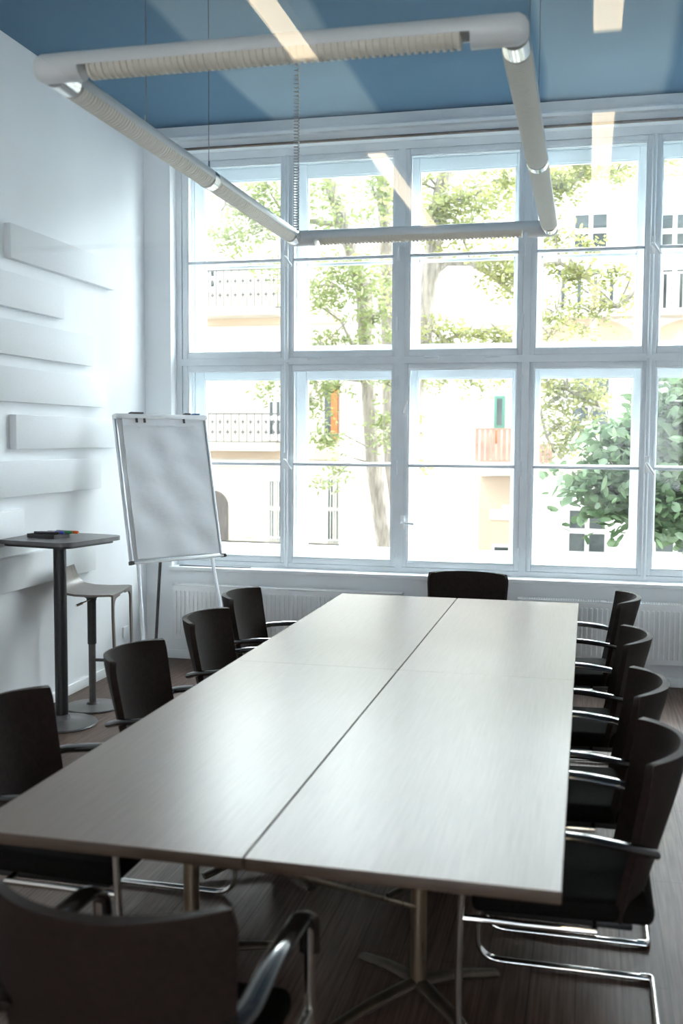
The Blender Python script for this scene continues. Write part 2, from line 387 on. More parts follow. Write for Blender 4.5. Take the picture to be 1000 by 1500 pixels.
def sash(parent, x0, x1, z0, z1, zb, y, wl, wr, wb, wt, bar=.022):
    m = MB(); a, b = y-.024, y+.024; bv = .005
    m.box(x0-wl, x0, a, b, z0-wb, z1+wt, bv); m.box(x1, x1+wr, a, b, z0-wb, z1+wt, bv)
    m.box(x0, x1, a, b, z0-wb, z0, bv); m.box(x0, x1, a, b, z1, z1+wt, bv)
    m.box(x0, x1, y-.016, y+.016, zb-bar/2, zb+bar/2, .004)
    # glazing bead
    for q in (.010,):
        m.box(x0, x0+q, a+.008, b-.008, z0, z1); m.box(x1-q, x1, a+.008, b-.008, z0, z1)
        m.box(x0+q, x1-q, a+.008, b-.008, z0, z0+q); m.box(x0+q, x1-q, a+.008, b-.008, z1-q, z1)
    o = m.build('sash', SASHM, parent)
    g = MB(); g.box(x0, x1, y-.002, y+.002, zb+bar/2, z1); g.build('pane', GLASS, o, smooth=False)
    g = MB(); g.box(x0, x1, y-.002, y+.002, z0, zb-bar/2); g.build('pane', GLASS, o, smooth=False)
    return o

def handle(parent, x, y, z, dx=.0, dz=-.11):
    h = MB(); h.box(x-.014, x+.014, y-.012, y, z-.06, z+.03, .004)
    h.tube(bez([(x, y-.008, z), (x, y-.045, z), (x+dx, y-.05, z+dz)], .02), .0085, 10)
    h.build('handle', TRIM, parent)

for i, (x0, x1) in enumerate(COLS):
    win = empty('window_%d' % (i+1), ((x0+x1)/2, YI, OZ0)); struct(win)
    P = empty('tmp'); bpy.data.objects.remove(P)
    wl = [.04, .038, .035, .03, .038][i]; wr = [.038, .035, .03, .038, .04][i]
    kids = []
    for z0, z1, zb in ROWS:
        kids.append(sash(None, x0, x1, z0, z1, zb, YI, wl, wr, .04, .038))
        xo0, xo1 = x0+.035-.01*(i > 1), x1-.045+.01*(i > 3)
        lo_ = z0 < 1
        el = OX0+.042 if i == 0 else (-1.304 if i == 2 else -.414 if i == 3 else (COLS[i-1][1]+x0)/2)
        er = OX1-.042 if i == 4 else (-1.356 if i == 1 else -.466 if i == 2 else (x1+COLS[i+1][0])/2)
        kids.append(sash(None, xo0, xo1, z0+.06, z1-.05, zb+.003, YO, xo0-el-.001, er-xo1-.001, z0+.06-(.741 if lo_ else 2.2695)-.001, (2.2185 if lo_ else 3.729)-z1+.05-.001))
    for k in kids:
        k.parent = win; k.matrix_parent_inverse = Matrix.Translation(-win.location)
    mk = []
    if i in (0, 3):      # meeting stile cover strip and its handles
        xm = x1+.042
        s = MB(); s.tube([(xm, YI-.03, OZ0+.012), (xm, YI-.03, 2.235)], .020, 14, flat=(1, .8)); mk.append(s.build('cover_strip', SASHM))
        s = MB(); s.tube([(xm, YI-.03, 2.255), (xm, YI-.03, 3.73)], .020, 14, flat=(1, .8)); mk.append(s.build('cover_strip', SASHM))
        for zz in (1.52, 3.0):
            h = MB(); h.box(xm-.016, xm+.016, YI-.058, YI-.045, zz-.07, zz+.05, .004)
            h.tube(bez([(xm, YI-.05, zz), (xm, YI-.085, zz), (xm+.055 if i == 0 else xm+.05, YI-.09, zz-.075)], .02), .009, 10)
            mk.append(h.build('handle', TRIM))
    if i == 2:
        h = MB(); h.box(x0-.045, x0-.015, YI-.036, YI-.022, 1.02, 1.12, .004); h.tube(bez([(x0-.03, YI-.03, 1.07), (x0-.03, YI-.07, 1.07), (x0+.06, YI-.075, 1.065)], .02), .009, 10); mk.append(h.build('handle', TRIM))
        h = MB(); h.box(x0-.045, x0-.015, YI-.036, YI-.022, 1.83, 1.93, .004); h.tube(bez([(x0-.03, YI-.03, 1.87), (x0-.03, YI-.07, 1.87), (x0+.0, YI-.075, 1.95)], .02), .009, 10); mk.append(h.build('handle', TRIM))
    if i in (1, 2):      # hinges on the stile towards the next post
        for zz in (.86, 1.47, 2.08, 2.5, 3.0, 3.5):
            h = MB(); h.tube([(x1+.035, YI-.03, zz-.05), (x1+.035, YI-.03, zz+.05)], .009, 10); h.box(x1+.02, x1+.05, YI-.028, YI-.022, zz-.045, zz+.045); mk.append(h.build('hinge', SASHM))
        for xx in (x0+.17, x1-.17):
            h = MB(); h.tube([(xx-.05, YI-.034, 2.262), (xx+.05, YI-.034, 2.262)], .008, 10); mk.append(h.build('hinge', SASHM))
    for k in mk:
        k.parent = win; k.matrix_parent_inverse = Matrix.Translation(-win.location)

# ------------------------------------------------------------------ top part of the glass partition the room is seen through, lit strips behind it
# (full glass wall cut down to its top, open doorway below made up; the lit strips of the outer room mirror in it)
PY = 1.3
g = MB(); g.box(XL, XR, PY-.005, PY+.005, 1.94, ZC)
struct(g.build('window_6', glass_mat('partition_glass', .034, (.99, 1, .995)), smooth=False))
LAMP = bpy.data.materials.new('lit_diffuser'); LAMP.use_nodes = True
_b = LAMP.node_tree.nodes['Principled BSDF']; _b.inputs['Base Color'].default_value = (.8, .78, .72, 1)
_b.inputs['Emission Color'].default_value = (1, .80, .52, 1); _b.inputs['Emission Strength'].default_value = 5
def strip_light(x, y0, y1, lab):
    o = empty('ceiling_light', (x, (y0+y1)/2, ZC)); put(o, lab, 'ceiling light', 'lit strip lights reflected in the glass')
    L_ = (y1-y0)/2
    m = MB(); m.box(-.08, -.074, -L_, L_, -.06, 0); m.box(.074, .08, -L_, L_, -.06, 0); m.box(-.08, .08, -L_, -L_+.006, -.06, 0); m.box(-.08, .08, L_-.006, L_, -.06, 0); m.box(-.074, .074, -L_, L_, -.01, 0)
    m.build('housing', TUBEM, o)
    m = MB(); m.box(-.073, .073, -L_+.007, L_-.007, -.045, -.03); m.build('diffuser', LAMP, o)
for x, ya, yb, lab in (
    (-1.66, 8.0, 10.9, 'lit strip light on the outer room ceiling, mirrored in the glass above the third window'),
    (-1.66, 3.0, 6.0, 'lit strip light on the outer room ceiling, mirrored over the near pendant tube'),
    (.05, 7.35, 10.5, 'lit strip light on the outer room ceiling, mirrored above the fourth window'),
    (.05, 2.6, 5.95, 'lit strip light on the outer room ceiling, mirrored at the top right picture corner')):
    strip_light(x, 2*PY-yb, 2*PY-ya, lab)

# ------------------------------------------------------------------ radiators
def radiator(x0, x1, label, valve_at):
    r = empty('radiator', ((x0+x1)/2, 7.17, 0)); put(r, label, 'radiator', 'white panel radiators under the window')
    q = []
    z0, z1, yf, yb = .175, .575, 7.115, 7.215
    m = MB(); m.box(x0, x1, yf+.006, yf+.014, z0, z1, .003)
    n = int((x1-x0)/.034)
    for k in range(n):       # vertical convector ribs pressed into the sheet
        xc = x0+.03+k*(x1-x0-.06)/(n-1)
        m.box(xc-.0085, xc+.0085, yf-.006, yf+.008, z0+.035, z1-.035, .006, 2)
    m.box(x0, x1, yb-.012, yb-.004, z0, z1, .003)
    q.append(m.build('front_panel', RADM))
    for xa, xb in ((x0, x0+.006), (x1-.006, x1)):
        m = MB(); m.box(xa, xb, yf+.006, yb, z0, z1+.006); q.append(m.build('side_panel', RADM))
    m = MB(); m.box(x0, x1, yf+.006, yf+.018, z1, z1+.008); m.box(x0, x1, yb-.012, yb, z1, z1+.008)
    m.box(x0, x1, yf+.05, yf+.062, z1, z1+.008)
    k = x0+.012
    while k < x1-.01:
        m.box(k, k+.007, yf+.016, yb-.01, z1, z1+.007); k += .0165
    for f in (0, .33, .66, .985):
        xx = x0+f*(x1-x0); m.box(xx, xx+.03 if f < .98 else x1, yf+.006, yb, z1+.001, z1+.0085)
    q.append(m.build('top_grille', RADM, smooth=False))
    s = 1 if valve_at == 'right' else -1
    xe = x1 if s > 0 else x0
    m = MB(); m.tube([(xe, 7.165, .53), (xe+s*.03, 7.165, .53)], .009, 12); m.tube([(xe+s*.03, 7.165, .53), (xe+s*.03, 7.165, 0.0)], .008, 12); q.append(m.build('pipe', RADM))
    m = MB(); m.tube([(xe+s*.03, 7.168, .53), (xe+s*.03, 7.13, .53), (xe+s*.03, 7.085, .53)], [.017, .026, .024], 20); q.append(m.build('valve', TRIM))
    for xx in (x0+.25, x1-.25):
        m = MB(); m.box(xx-.015, xx+.015, yb-.006, YW-.001, .3, .5); q.append(m.build('bracket', RADM))
    for o in q: o.parent = r; o.matrix_parent_inverse = Matrix.Translation(-r.location)
    return r
radiator(-2.998, -1.262, 'white ribbed radiator under the window behind the flip chart, left one', 'right')
radiator(-.452, 1.25, 'white ribbed radiator under the window behind the right row of chairs', 'left')

st = MB(); st.box(-3.0, -2.43, 7.265, 7.283, OZ0, OZ0+.008, .002)
put(st.build('metal_strip', mat('dark_strip', (.16, .17, .19), .4, .5)), 'thin dark metal strip lying on the white window sill by the flip chart', 'strip')
so = MB(); so.box(XL, XL+.012, 6.82, 6.90, .22, .30, .004)
sk = so.build('wall_socket', SOCK); put(sk, 'small white wall socket low on the left wall behind the bar stool', 'socket')
s2 = MB(); s2.tube([(XL+.0125, 6.86, .26), (XL+.0135, 6.86, .26)], .022, 20); s2.build('socket_insert', TRIM, sk)

# ------------------------------------------------------------------ acoustic panels on the left wall
PAN = [(5.335, 6.66, 2.693, 2.89, 'white wall panel at the very top of the stepped rows on the left wall'),
       (4.62, 5.94, 2.415, 2.612, 'second white wall panel from the top, ending well short of the one above'),
       (4.996, 6.316, 2.146, 2.345, 'third white wall panel from the top on the left wall'),
       (5.19, 6.51, 1.878, 2.078, 'fourth white wall panel from the top, above the one with a visible left end'),
       (5.36, 6.68, 1.605, 1.806, 'fifth white wall panel from the top, left end visible and right end behind the flip chart'),
       (5.10, 6.42, 1.331, 1.536, 'sixth white wall panel from the top, just above the bistro table height'),
       (4.115, 5.435, 1.052, 1.252, 'short visible end of a white wall panel just behind the high bistro table top'),
       (5.01, 6.33, .785, .985, 'lowest white wall panel, behind the bistro table post')]
for y0, y1, z0, z1, lab in PAN:
    m = MB(); m.box(XL, XL+.045, y0, y1, z0, z1, .004)
    put(m.build('wall_panel', PANEL), lab, 'wall panel', 'white acoustic panels on the left wall')

# ------------------------------------------------------------------ conference tables (four modules)
TX = (-1.4336, -.736, -.731, -.0336); TY = (2.1377, 4.0826, 4.0834, 6.0281); TZ = .74
def make_table(x0, x1, y0, y1, label, xcol):
    cx, cy = (x0+x1)/2, (y0+y1)/2
    t = empty('conference_table', (cx, cy, 0)); put(t, label, 'table', 'conference tables pushed together')
    L, Wd = (y1-y0)/2, (x1-x0)/2
    m = MB(); m.box(-Wd, Wd, -L, L, TZ-.028, TZ, .0012, 2); top_ = m.build('tabletop', EDGEM, t)
    m = MB(); m.box(-Wd+.0008, Wd-.0008, -L+.0004, L-.0004, TZ, TZ+.0008); m.build('laminate', TABLE, top_)
    m = MB()
    m.box(-Wd+.1, Wd-.1, -L+.12, -L+.16, TZ-.065, TZ-.0285); m.box(-Wd+.1, Wd-.1, L-.16, L-.12, TZ-.065, TZ-.0285)
    m.box(-.03, .03, -L+.161, L-.161, TZ-.065, TZ-.0285)
    m.build('under_frame', BLACKM, t)
    dx = xcol-cx
    for yy in (-L+.78, L-.30):
        m = MB(); m.cyl(dx, yy, .07, TZ-.03, .024, 28); m.cyl(dx, yy, TZ-.055, TZ-.0285, .06, 28); m.build('column', BRASSY, t)
        for a in (45, 135, 225, 315):
            ca, sa = math.cos(math.radians(a)), math.sin(math.radians(a))
            m = MB(); m.tube([(dx+ca*.02, yy+sa*.02, .075), (dx+ca*.16, yy+sa*.16, .055), (dx+ca*.30, yy+sa*.30, .02), ], [.021, .019, .016], 12, flat=(1.2, .8)); m.build('foot', FOOTM, t)
    if dx > -.08: m = MB(); m.tube([(-Wd+.02, -L+.06, TZ-.04), (dx, -L+.78, .30)], .006, 8); m.build('brace', BRASSY, t)
    return t
make_table(TX[0], TX[1], TY[0], TY[1], 'brown laminate table module nearest the camera on the left', -1.17)
make_table(TX[2], TX[3], TY[0], TY[1], 'brown laminate table module nearest the camera on the right', -.455)
make_table(TX[0], TX[1], TY[2], TY[3], 'brown laminate table module at the window end on the left', -1.17)
make_table(TX[2], TX[3], TY[2], TY[3], 'brown laminate table module at the window end on the right', -.455)

# ------------------------------------------------------------------ conference chairs
def make_chair():
    t = empty('conference_chair'); H = .846
    # local: front towards +Y, the top corners of the back at y = 0
    half, sag, th = .240, .105, .025
    P = []
    nz_, nx_ = 16, 21
    def back_pt(u, v, off=0):
        # u -1..1 across, v 0..1 up
        wz = half*(.90+.10*v)
        x = wz*u
        yc = -sag*(1-abs(u)**2.2)
        lean = .075*(1-v)**1.15
        topdrop = .008*abs(u)**3
        z = .405 + v*(H-.405-topdrop) - .0
        return Vector((x, yc*(.55+.45*v) + lean + off, z))
    rows = []
    for i in range(nz_):
        v = i/(nz_-1); row = []
        for j in range(nx_):
            u = -1+2*j/(nx_-1)
            # rounded upper corners
            p = back_pt(u, v)
            if v > .88:
                k = (v-.88)/.12; p.x *= 1-.055*k*k
            row.append(p)
        rows.append(row)
    def nrm(i, j):
        a = rows[min(i+1, nz_-1)][j]-rows[max(i-1, 0)][j]; b = rows[i][min(j+1, nx_-1)]-rows[i][max(j-1, 0)]
        n = b.cross(a).normalized()
        return n*th*(1 if n.y > 0 else -1)*-1
    m = MB(); m.grid(rows, nrm)
    ed = [e for e in m.bm.edges if len(e.link_faces) == 2 and e.calc_face_angle() > .8]
    bmesh.ops.bevel(m.bm, geom=ed, offset=.011, segments=4, profile=.5, affect='EDGES', clamp_overlap=False)
    m.build('backrest', LEATHER, t, ang=80)
    # seat cushion
    m = MB(); m.box(-.225, .225, -.035, .45, .395, .46, .026, 4)
    for v in m.bm.verts:
        v.co.z += -.014*max(0, (v.co.y-.3)/.15)**2 - .006*math.cos(v.co.x*7)*0
    m.build('seat', SEATM, t, ang=60)
    m = MB(); m.box(-.2, .2, .02, .42, .372, .396, .006); m.build('seat_pan', BLACKM, t)
    for s in (-1, 1):
        X = s*.255
        path = bez([(X, .462, .60), (X, .478, .30), (X, .475, .014), (X, .30, .014), (X, -.06, .014)], .075, 8)
        m = MB(); m.tube(path, .0125, 14, flat=(.8, 1.15)); m.build('leg', CHROME, t)
        arm = bez([(s*.222, -.03, .600), (X, .03, .622), (X, .18, .640), (X, .41, .634), (X, .468, .60), (X, .472, .52)], .07, 8)
        m = MB(); m.tube(arm, .0175, 16, flat=(1.45, .75)); m.build('armrest', ARMM, t)
        m = MB(); m.tube([(s*.2, .12, .385), (X, .12, .385), (X, .30, .385), (X, .478, .385)], .010, 10); m.build('seat_support', CHROME, t)
    m = MB(); m.tube(bez([(-.255, -.03, .014), (-.255, -.065, .014), (.255, -.065, .014), (.255, -.03, .014)], .03), .0125, 14, flat=(.8, 1.15)); m.build('crossbar', CHROME, t)
    return t
GRP = 'conference chairs around the table'
CH = [(-1.745, 2.87, -90, 'black leather chair on the left side, nearest the camera, cut by the left frame edge'),
      (-1.70, 3.73, -90, 'black leather chair on the left side in front of the bar stool, second from camera'),
      (-1.71, 4.55, -90, 'black leather chair on the left side below the flip chart, third from the camera'),
      (-1.78, 5.27, -90, 'black leather chair on the left side, farthest, in front of the left radiator'),
      (.165, 2.97, 90, 'black leather chair on the right side, nearest the camera, touching the right frame edge'),
      (.165, 3.70, 90, 'black leather chair on the right side, second from the camera'),
      (.160, 4.58, 90, 'black leather chair on the right side, third from the camera'),
      (.165, 5.68, 90, 'black leather chair on the right side, farthest, in front of the right radiator'),
      (-.715, 6.38, 180, 'black leather chair at the head of the table below the window'),
      (-.845, 1.71, 0, 'large dark chair seen from behind at the near end of the table')]
proto = make_chair()
for i, (x, y, a, lab) in enumerate(CH):
    o = proto if i == 0 else copy_tree(proto)
    o.location = (x, y, 0); o.rotation_euler = (0, 0, math.radians(a)); put(o, lab, 'chair', GRP)

# ------------------------------------------------------------------ high bistro table with pen box
bt = empty('bistro_table', (-2.96, 5.38, 0), -.2)
put(bt, 'tall bistro table with dark rounded square top on a black post by the left wall', 'table')
def rounded_square(h, r, z, n=10, bulge=.02):
    pts = []
    for cx, cy, a0 in ((h-r, h-r, 0), (-h+r, h-r, 90), (-h+r, -h+r, 180), (h-r, -h+r, 270)):
        for k in range(n+1):
            a = math.radians(a0+90*k/n); pts.append(Vector((cx+r*math.cos(a), cy+r*math.sin(a), z)))
    for p in pts:
        q = max(abs(p.x), abs(p.y)); m_ = min(abs(p.x), abs(p.y)); f = 1+bulge*(1-(m_/q)**2); p.x *= f; p.y *= f
    return pts
m = MB(); m.poly(rounded_square(.268, .085, 1.078), (0, 0, .022)); m.build('tabletop', GREYTOP, bt)
m = MB(); m.poly(rounded_square(.235, .07, 1.062), (0, 0, .0155)); m.build('mounting_plate', BLACKM, bt)
m = MB(); m.cyl(0, 0, .02, 1.062, .037, 40); m.build('post', BLACKM, bt)
m = MB(); m.lathe(0, 0, [(.2, 0), (.205, .006), (.2, .014), (.15, .018), (.07, .024), (.052, .034), (.044, .06)], 64); m.build('base', BASEM, bt)

pb = empty('pen_box', (-3.02, 5.36, 1.10), 1.35)
put(pb, 'dark open box of markers lying on the bistro table', 'box')
m = MB(); m.box(-.065, .065, -.10, .10, 0, .003); m.box(-.065, .065, -.10, -.097, .003, .022); m.box(-.065, .065, .097, .10, .003, .022); m.box(-.065, -.062, -.097, .097, .003, .022); m.box(.062, .065, -.097, .097, .003, .022)
m.build('tray', BOXM, pb)
PENS = [('black', 'black marker in the open marker box on the bistro table'), ('blue', 'blue marker in the marker box on the bistro table'),
        ('green', 'green capped marker at the end of the marker box'), ('orange', 'orange capped marker sticking out of the marker box')]
for k, (cn, lab) in enumerate(PENS):
    p = empty('marker', Vector((-3.02, 5.36, 1.122))+Vector((.0, -.045+.03*k, .008)), math.radians([4, -3, 5, -8][k]))
    m = MB(); m.tube([(-.06, 0, 0), (.035, 0, 0)], .008, 14); m.build('barrel', PENM['white' if k in (1, ) else 'black'], p)
    m = MB(); m.tube([(.035, 0, 0), (.085, 0, 0), (.09, 0, 0)], [.0088, .0088, .006], 14); m.build('cap', PENM[cn], p)
    p.location.x += [.0, .02, .05, .085][k]
    put(p, lab, 'marker', 'markers in the box')

# ------------------------------------------------------------------ bar stool
bs = empty('bar_stool', (-2.965, 5.775, 0), math.radians(10))
put(bs, 'dark bar stool with low back and front leg bow beside the bistro table', 'stool')
m = MB(); rows = []
prof = [(-.165, .872), (-.16, .845), (-.148, .80), (-.13, .768), (-.10, .75), (-.04, .74), (.05, .737), (.13, .739), (.175, .741), (.195, .738)]
for k_, (x, z) in enumerate(prof):
    wv = .215 if k_ > 3 else .215-.012*(3-k_)
    rows.append([Vector((x-(.02*(1-u*u) if k_ < 4 else 0), wv*u, z-.014*(1-u*u)*(1 if 3 < k_ < 9 else .3))) for u in [-1+2*j/14 for j in range(15)]])
m.grid(rows, lambda i, j: Vector((-.010 if i < 4 else 0, 0, -.013 if i >= 3 else -.004)))
m.build('seat_shell', STOOLM, bs, ang=50)
m = MB(); m.cyl(0, 0, .40, .69, .027, 28); m.lathe(0, 0, [(.026, .66), (.032, .685), (.06, .703), (.085, .708)], 32); m.build('outer_column', BLACKM, bs)
m = MB(); m.cyl(0, 0, .02, .41, .022, 28); m.build('inner_column', BASEM, bs)
m = MB(); m.lathe(0, 0, [(.17, 0), (.175, .006), (.17, .012), (.1, .016), (.04, .022), (.03, .035)], 56); m.build('base', BASEM, bs)
for s_ in (-1, 1):      # bent plywood leg strips with a rounded inner corner up to the seat edge
    o_ = [(.197, s_*.213, .735), (.197, s_*.213, .60), (.205, s_*.210, .30), (.205, s_*.176, .30), (.197, s_*.183, .60), (.197, s_*.183, .66)]
    for k_ in range(7):
        a_ = math.pi/2*k_/6; o_.append((.197, s_*(.183-.05*(1-math.cos(a_))), .66+.05*math.sin(a_)))
    o_ += [(.197, s_*.06, .714), (.197, s_*.06, .726)]
    m = MB(); m.poly([Vector(p) for p in o_], (-.012, 0, 0)); m.build('leg', STOOLM, bs, ang=30)
m = MB(); m.tube(bez([(.199, -.195, .315), (.202, -.193, .298), (.202, .193, .298), (.199, .195, .315)], .02), .012, 12); m.build('footrest', STOOLM, bs)
m = MB(); m.tube([(.20, 0, .298), (.02, 0, .298)], .010, 10); m.build('footrest_arm', BASEM, bs)
m = MB(); m.tube([(.0, -.03, .68), (-.045, -.11, .662)], .005, 8); m.tube([(-.03, -.09, .667), (-.055, -.13, .657)], .008, 10); m.build('lever', CHROME, bs)

# ------------------------------------------------------------------ flip chart
FB = Vector((-2.669, 6.447, .858)); FA, FT, FW, FH = .959, .213, .724, .982
fc = empty('flip_chart', (FB.x, FB.y, 0), FA)
put(fc, 'white flip chart easel with crumpled paper pad standing by the left end of the window', 'flip chart')
# local frame: X along the board, -Y its face, tilted back about X
RT = Matrix.Translation((0, 0, FB.z)) @ Matrix.Rotation(-FT, 4, 'X')
m = MB(); m.box(-FW/2+.012, FW/2-.012, .002, .016, .012, FH-.01, mat=RT); m.build('board', RADM, fc)
m = MB()
m.box(-FW/2, -FW/2+.02, -.008, .022, 0, FH, .005, mat=RT); m.box(FW/2-.02, FW/2, -.008, .022, 0, FH, .005, mat=RT); m.box(-FW/2+.02, FW/2-.02, -.006, .02, 0, .02, .004, mat=RT)
m.build('frame', ALU, fc)
m = MB()
m.box(-FW/2+.0, FW/2-.0, -.03, .024, FH-.022, FH+.012, .006, mat=RT); m.build('clamp_bar', SOCK, fc)
for xx, ww in ((-.2, .10), (.2, .05), (.27, .055)):
    m = MB(); m.box(xx-ww/2, xx+ww/2, -.034, .0, FH+.0125, FH+.022, .002, mat=RT); m.build('clip', BASEM if xx < .25 else mat('blue_clip', (.15, .25, .5), .4), fc)
for xx in (-.21, -.15, .16):
    m = MB(); m.box(xx-.008, xx+.008, -.036, -.028, FH-.05, FH-.02, .002, mat=RT); m.build('hook', BASEM, fc)
rows = []
random.seed(3)
for i in range(50):
    v = i/49; row = []
    for j in range(34):
        u = -1+2*j/33
        z = .026 + v*(FH-.09)
        y = -.010 - .004*math.sin(7*u+9*v) - .003*math.sin(23*v+4*u) - random.uniform(0, .0016) - .010*(1-v)**2*(u > 0)*u
        row.append(RT @ Vector((u*(FW/2-.045)+.006, y, z)))
    rows.append(row)
m = MB(); m.grid(rows, lambda i, j: Vector((0, .006, 0))); pad = m.build('paper_pad', PAPER, fc)
m = MB(); pts = []
for j in range(30):
    u = -1+2*j/29; pts.append((u*(FW/2-.05), FH-.062-random.uniform(0, .012)-(.012 if j in (6, 7, 13, 14, 22) else 0)))
up = [RT @ Vector((x, -.019, z)) for x, z in pts]; top = [RT @ Vector((x, -.021, FH-.02)) for x, z in pts]
m.grid([up, top], lambda i, j: Vector((0, .002, 0))); m.build('torn_strip', PAPER, pad)
m = MB(); m.box(-FW/2, FW/2, -.028, .004, -.008, .001, .002, mat=RT); m.box(-FW/2, FW/2, -.031, -.027, -.008, .006, .001, mat=RT); m.build('pen_tray', SOCK, fc)
for s in (-1, 1):
    m = MB(); m.box(s*(FW/2)-.012, s*(FW/2)+.012, -.034, .01, -.012, .014, .004, mat=RT); m.build('corner_cap', BASEM, fc)
top = RT @ Vector((0, .03, FH-.3))
for s in (-1, 1):
    a = RT @ Vector((s*.27, .028, .35)); d = (RT @ Vector((s*.29, .028, 0))) - a
    b = a + d*(a.z/-d.z)
    m = MB(); m.tube([a, b+Vector((0, 0, .004))], .0125, 12); m.build('leg', ALU, fc)
    m = MB(); m.tube([b+Vector((0, 0, .03)), b+Vector((0, 0, 0))], .016, 12); m.build('foot', BLACKM, fc)
a = RT @ Vector((0, .035, .6)); b = Vector((0, .32, 0))
m = MB(); m.tube([a, b+Vector((0, 0, .004))], .011, 12); m.build('leg', BASEM, fc)

# ------------------------------------------------------------------ suspended louvre light frame
LZ, LR = 2.85, .045
lx0, lx1, ly0, ly1 = -1.70, -.235, 3.06, 5.92
pl = empty('pendant_light', ((lx0+lx1)/2, (ly0+ly1)/2, LZ))
put(pl, 'white rectangular frame of tube lights hanging over the table on wires', 'pendant light')
OFF = Vector(pl.location)
def local(p): return Vector(p)-OFF
def lamp_body(axis, a, b, c, name):
    """half open tube from a to b along axis at cross position c"""
    n = 20; m = MB(); A0, A1 = math.radians(-12), math.radians(192)
    def P(s, ang, r):
        q = r*math.cos(ang); z = LZ+r*math.sin(ang)
        return local((s, c+q, z)) if axis == 'x' else local((c+q, s, z))
    rows = [[P(s, A0+(A1-A0)*k/n, LR) for k in range(n+1)] for s in (a, b)]
    m.grid(rows, lambda i, j: (local((0, 0, 0))*0 + (Vector((0, -math.cos(A0+(A1-A0)*j/n), -math.sin(A0+(A1-A0)*j/n))) if axis == 'x' else Vector((-math.cos(A0+(A1-A0)*j/n), 0, -math.sin(A0+(A1-A0)*j/n))))*.004))
    return m.build(name, TUBEM, pl, ang=40)
def louver(axis, a, b, c):
    m = MB(); k = a
    A0, A1 = math.radians(188), math.radians(352)
    while k < b:
        pts = []
        for q in range(13):
            an = A0+(A1-A0)*q/12; r = LR-.001
            x, z = r*math.cos(an), LZ+r*math.sin(an)
            pts.append(local((k, c+x, z)) if axis == 'x' else local((c+x, k, z)))
        m.poly(pts, (.0095, 0, 0) if axis == 'x' else (0, .0095, 0)); k += .021
    inner = []
    for q in range(13):
        an = A0+(A1-A0)*q/12; x, z = .0375*math.cos(an), LZ+.0375*math.sin(an)
        inner.append((x, z))
    m.grid([[local((e_, c+x, z)) if axis == 'x' else local((c+x, e_, z)) for x, z in inner] for e_ in (a, b)], None)
    for s in (-1, 1):       # parabolic side reflectors
        y0, y1 = c+s*.040, c+s*.006
        z0, z1 = LZ-.006, LZ+.02
        P = [local((a, y0, z0)) if axis == 'x' else local((y0, a, z0)), local((a, y1, z1)) if axis == 'x' else local((y1, a, z1))]
        Q = [local((b, y0, z0)) if axis == 'x' else local((y0, b, z0)), local((b, y1, z1)) if axis == 'x' else local((y1, b, z1))]
        m.grid([P, Q], lambda i, j: Vector((0, 0, .002)))
    return m.build('louver', LOUV, pl, smooth=False)
def ring(axis, s, c, w_, r, name, mt):
    m = MB()
    p, q = ((s-w_/2, c, LZ), (s+w_/2, c, LZ)) if axis == 'x' else ((c, s-w_/2, LZ), (c, s+w_/2, LZ))
    m.tube([local(p), local(q)], r, 32); return m.build(name, mt, pl)
for yy in (ly0, ly1):
    lamp_body('x', lx0+.12, lx1-.12, yy, 'tube'); louver('x', lx0+.15, lx1-.15, yy)
    for xx, e in ((lx0, 1), (lx1, -1)):
        m = MB(); m.tube([local((xx-e*.045, yy, LZ)), local((xx-e*.035, yy, LZ)), local((xx-e*.015, yy, LZ)), local((xx+e*.12, yy, LZ))], [.018, .035, LR, LR], 32)
        m.build('corner_joint', TUBEM, pl)
ym = (ly0+ly1)/2
for xx in (lx0, lx1):
    lamp_body('y', ly0+.14, ym-.03, xx, 'tube'); lamp_body('y', ym+.03, ly1-.13, xx, 'tube')
    louver('y', ly0+.16, ym-.045, xx); louver('y', ym+.045, ly1-.15, xx)
    ring('y', ym, xx, .062, LR+.001, 'coupling', CHROME)
    ring('y', ly0+.09, xx, .10, LR-.001, 'end_sleeve', CHROME); ring('y', ly1-.085, xx, .09, LR-.001, 'end_sleeve', CHROME)
for x, y in ((lx0, ym), (lx1, ym), (lx0, ly0+.75), (lx1, ly0+.75)):
    m = MB(); m.tube([local((x, y, LZ+LR)), local((x, y, ZC))], .0016, 6); m.build('suspension_wire', WIREM, pl)
    m = MB(); m.tube([local((x, y, LZ+LR-.004)), local((x, y, LZ+LR+.035))], [.008, .005], 12); m.build('wire_grip', CHROME, pl)
    m = MB(); m.tube([local((x, y, ZC-.03)), local((x, y, ZC))], [.008, .014], 14); m.build('ceiling_anchor', WIREM, pl)
pts = []; N_ = 1500
ztop, zbot = ZC, LZ+.035
for k in range(N_):
    f = k/(N_-1); turns = 56
    g = f**.75 if f > 0 else 0           # coils hang tighter lower down
    a = 2*math.pi*turns*f
    pts.append(local((lx0+.02+.014*math.cos(a), ly1-.06+.014*math.sin(a), ztop+(zbot-ztop)*g)))
m = MB(); m.tube(pts, .0036, 6); m.build('coil_cord', CORDM, pl)

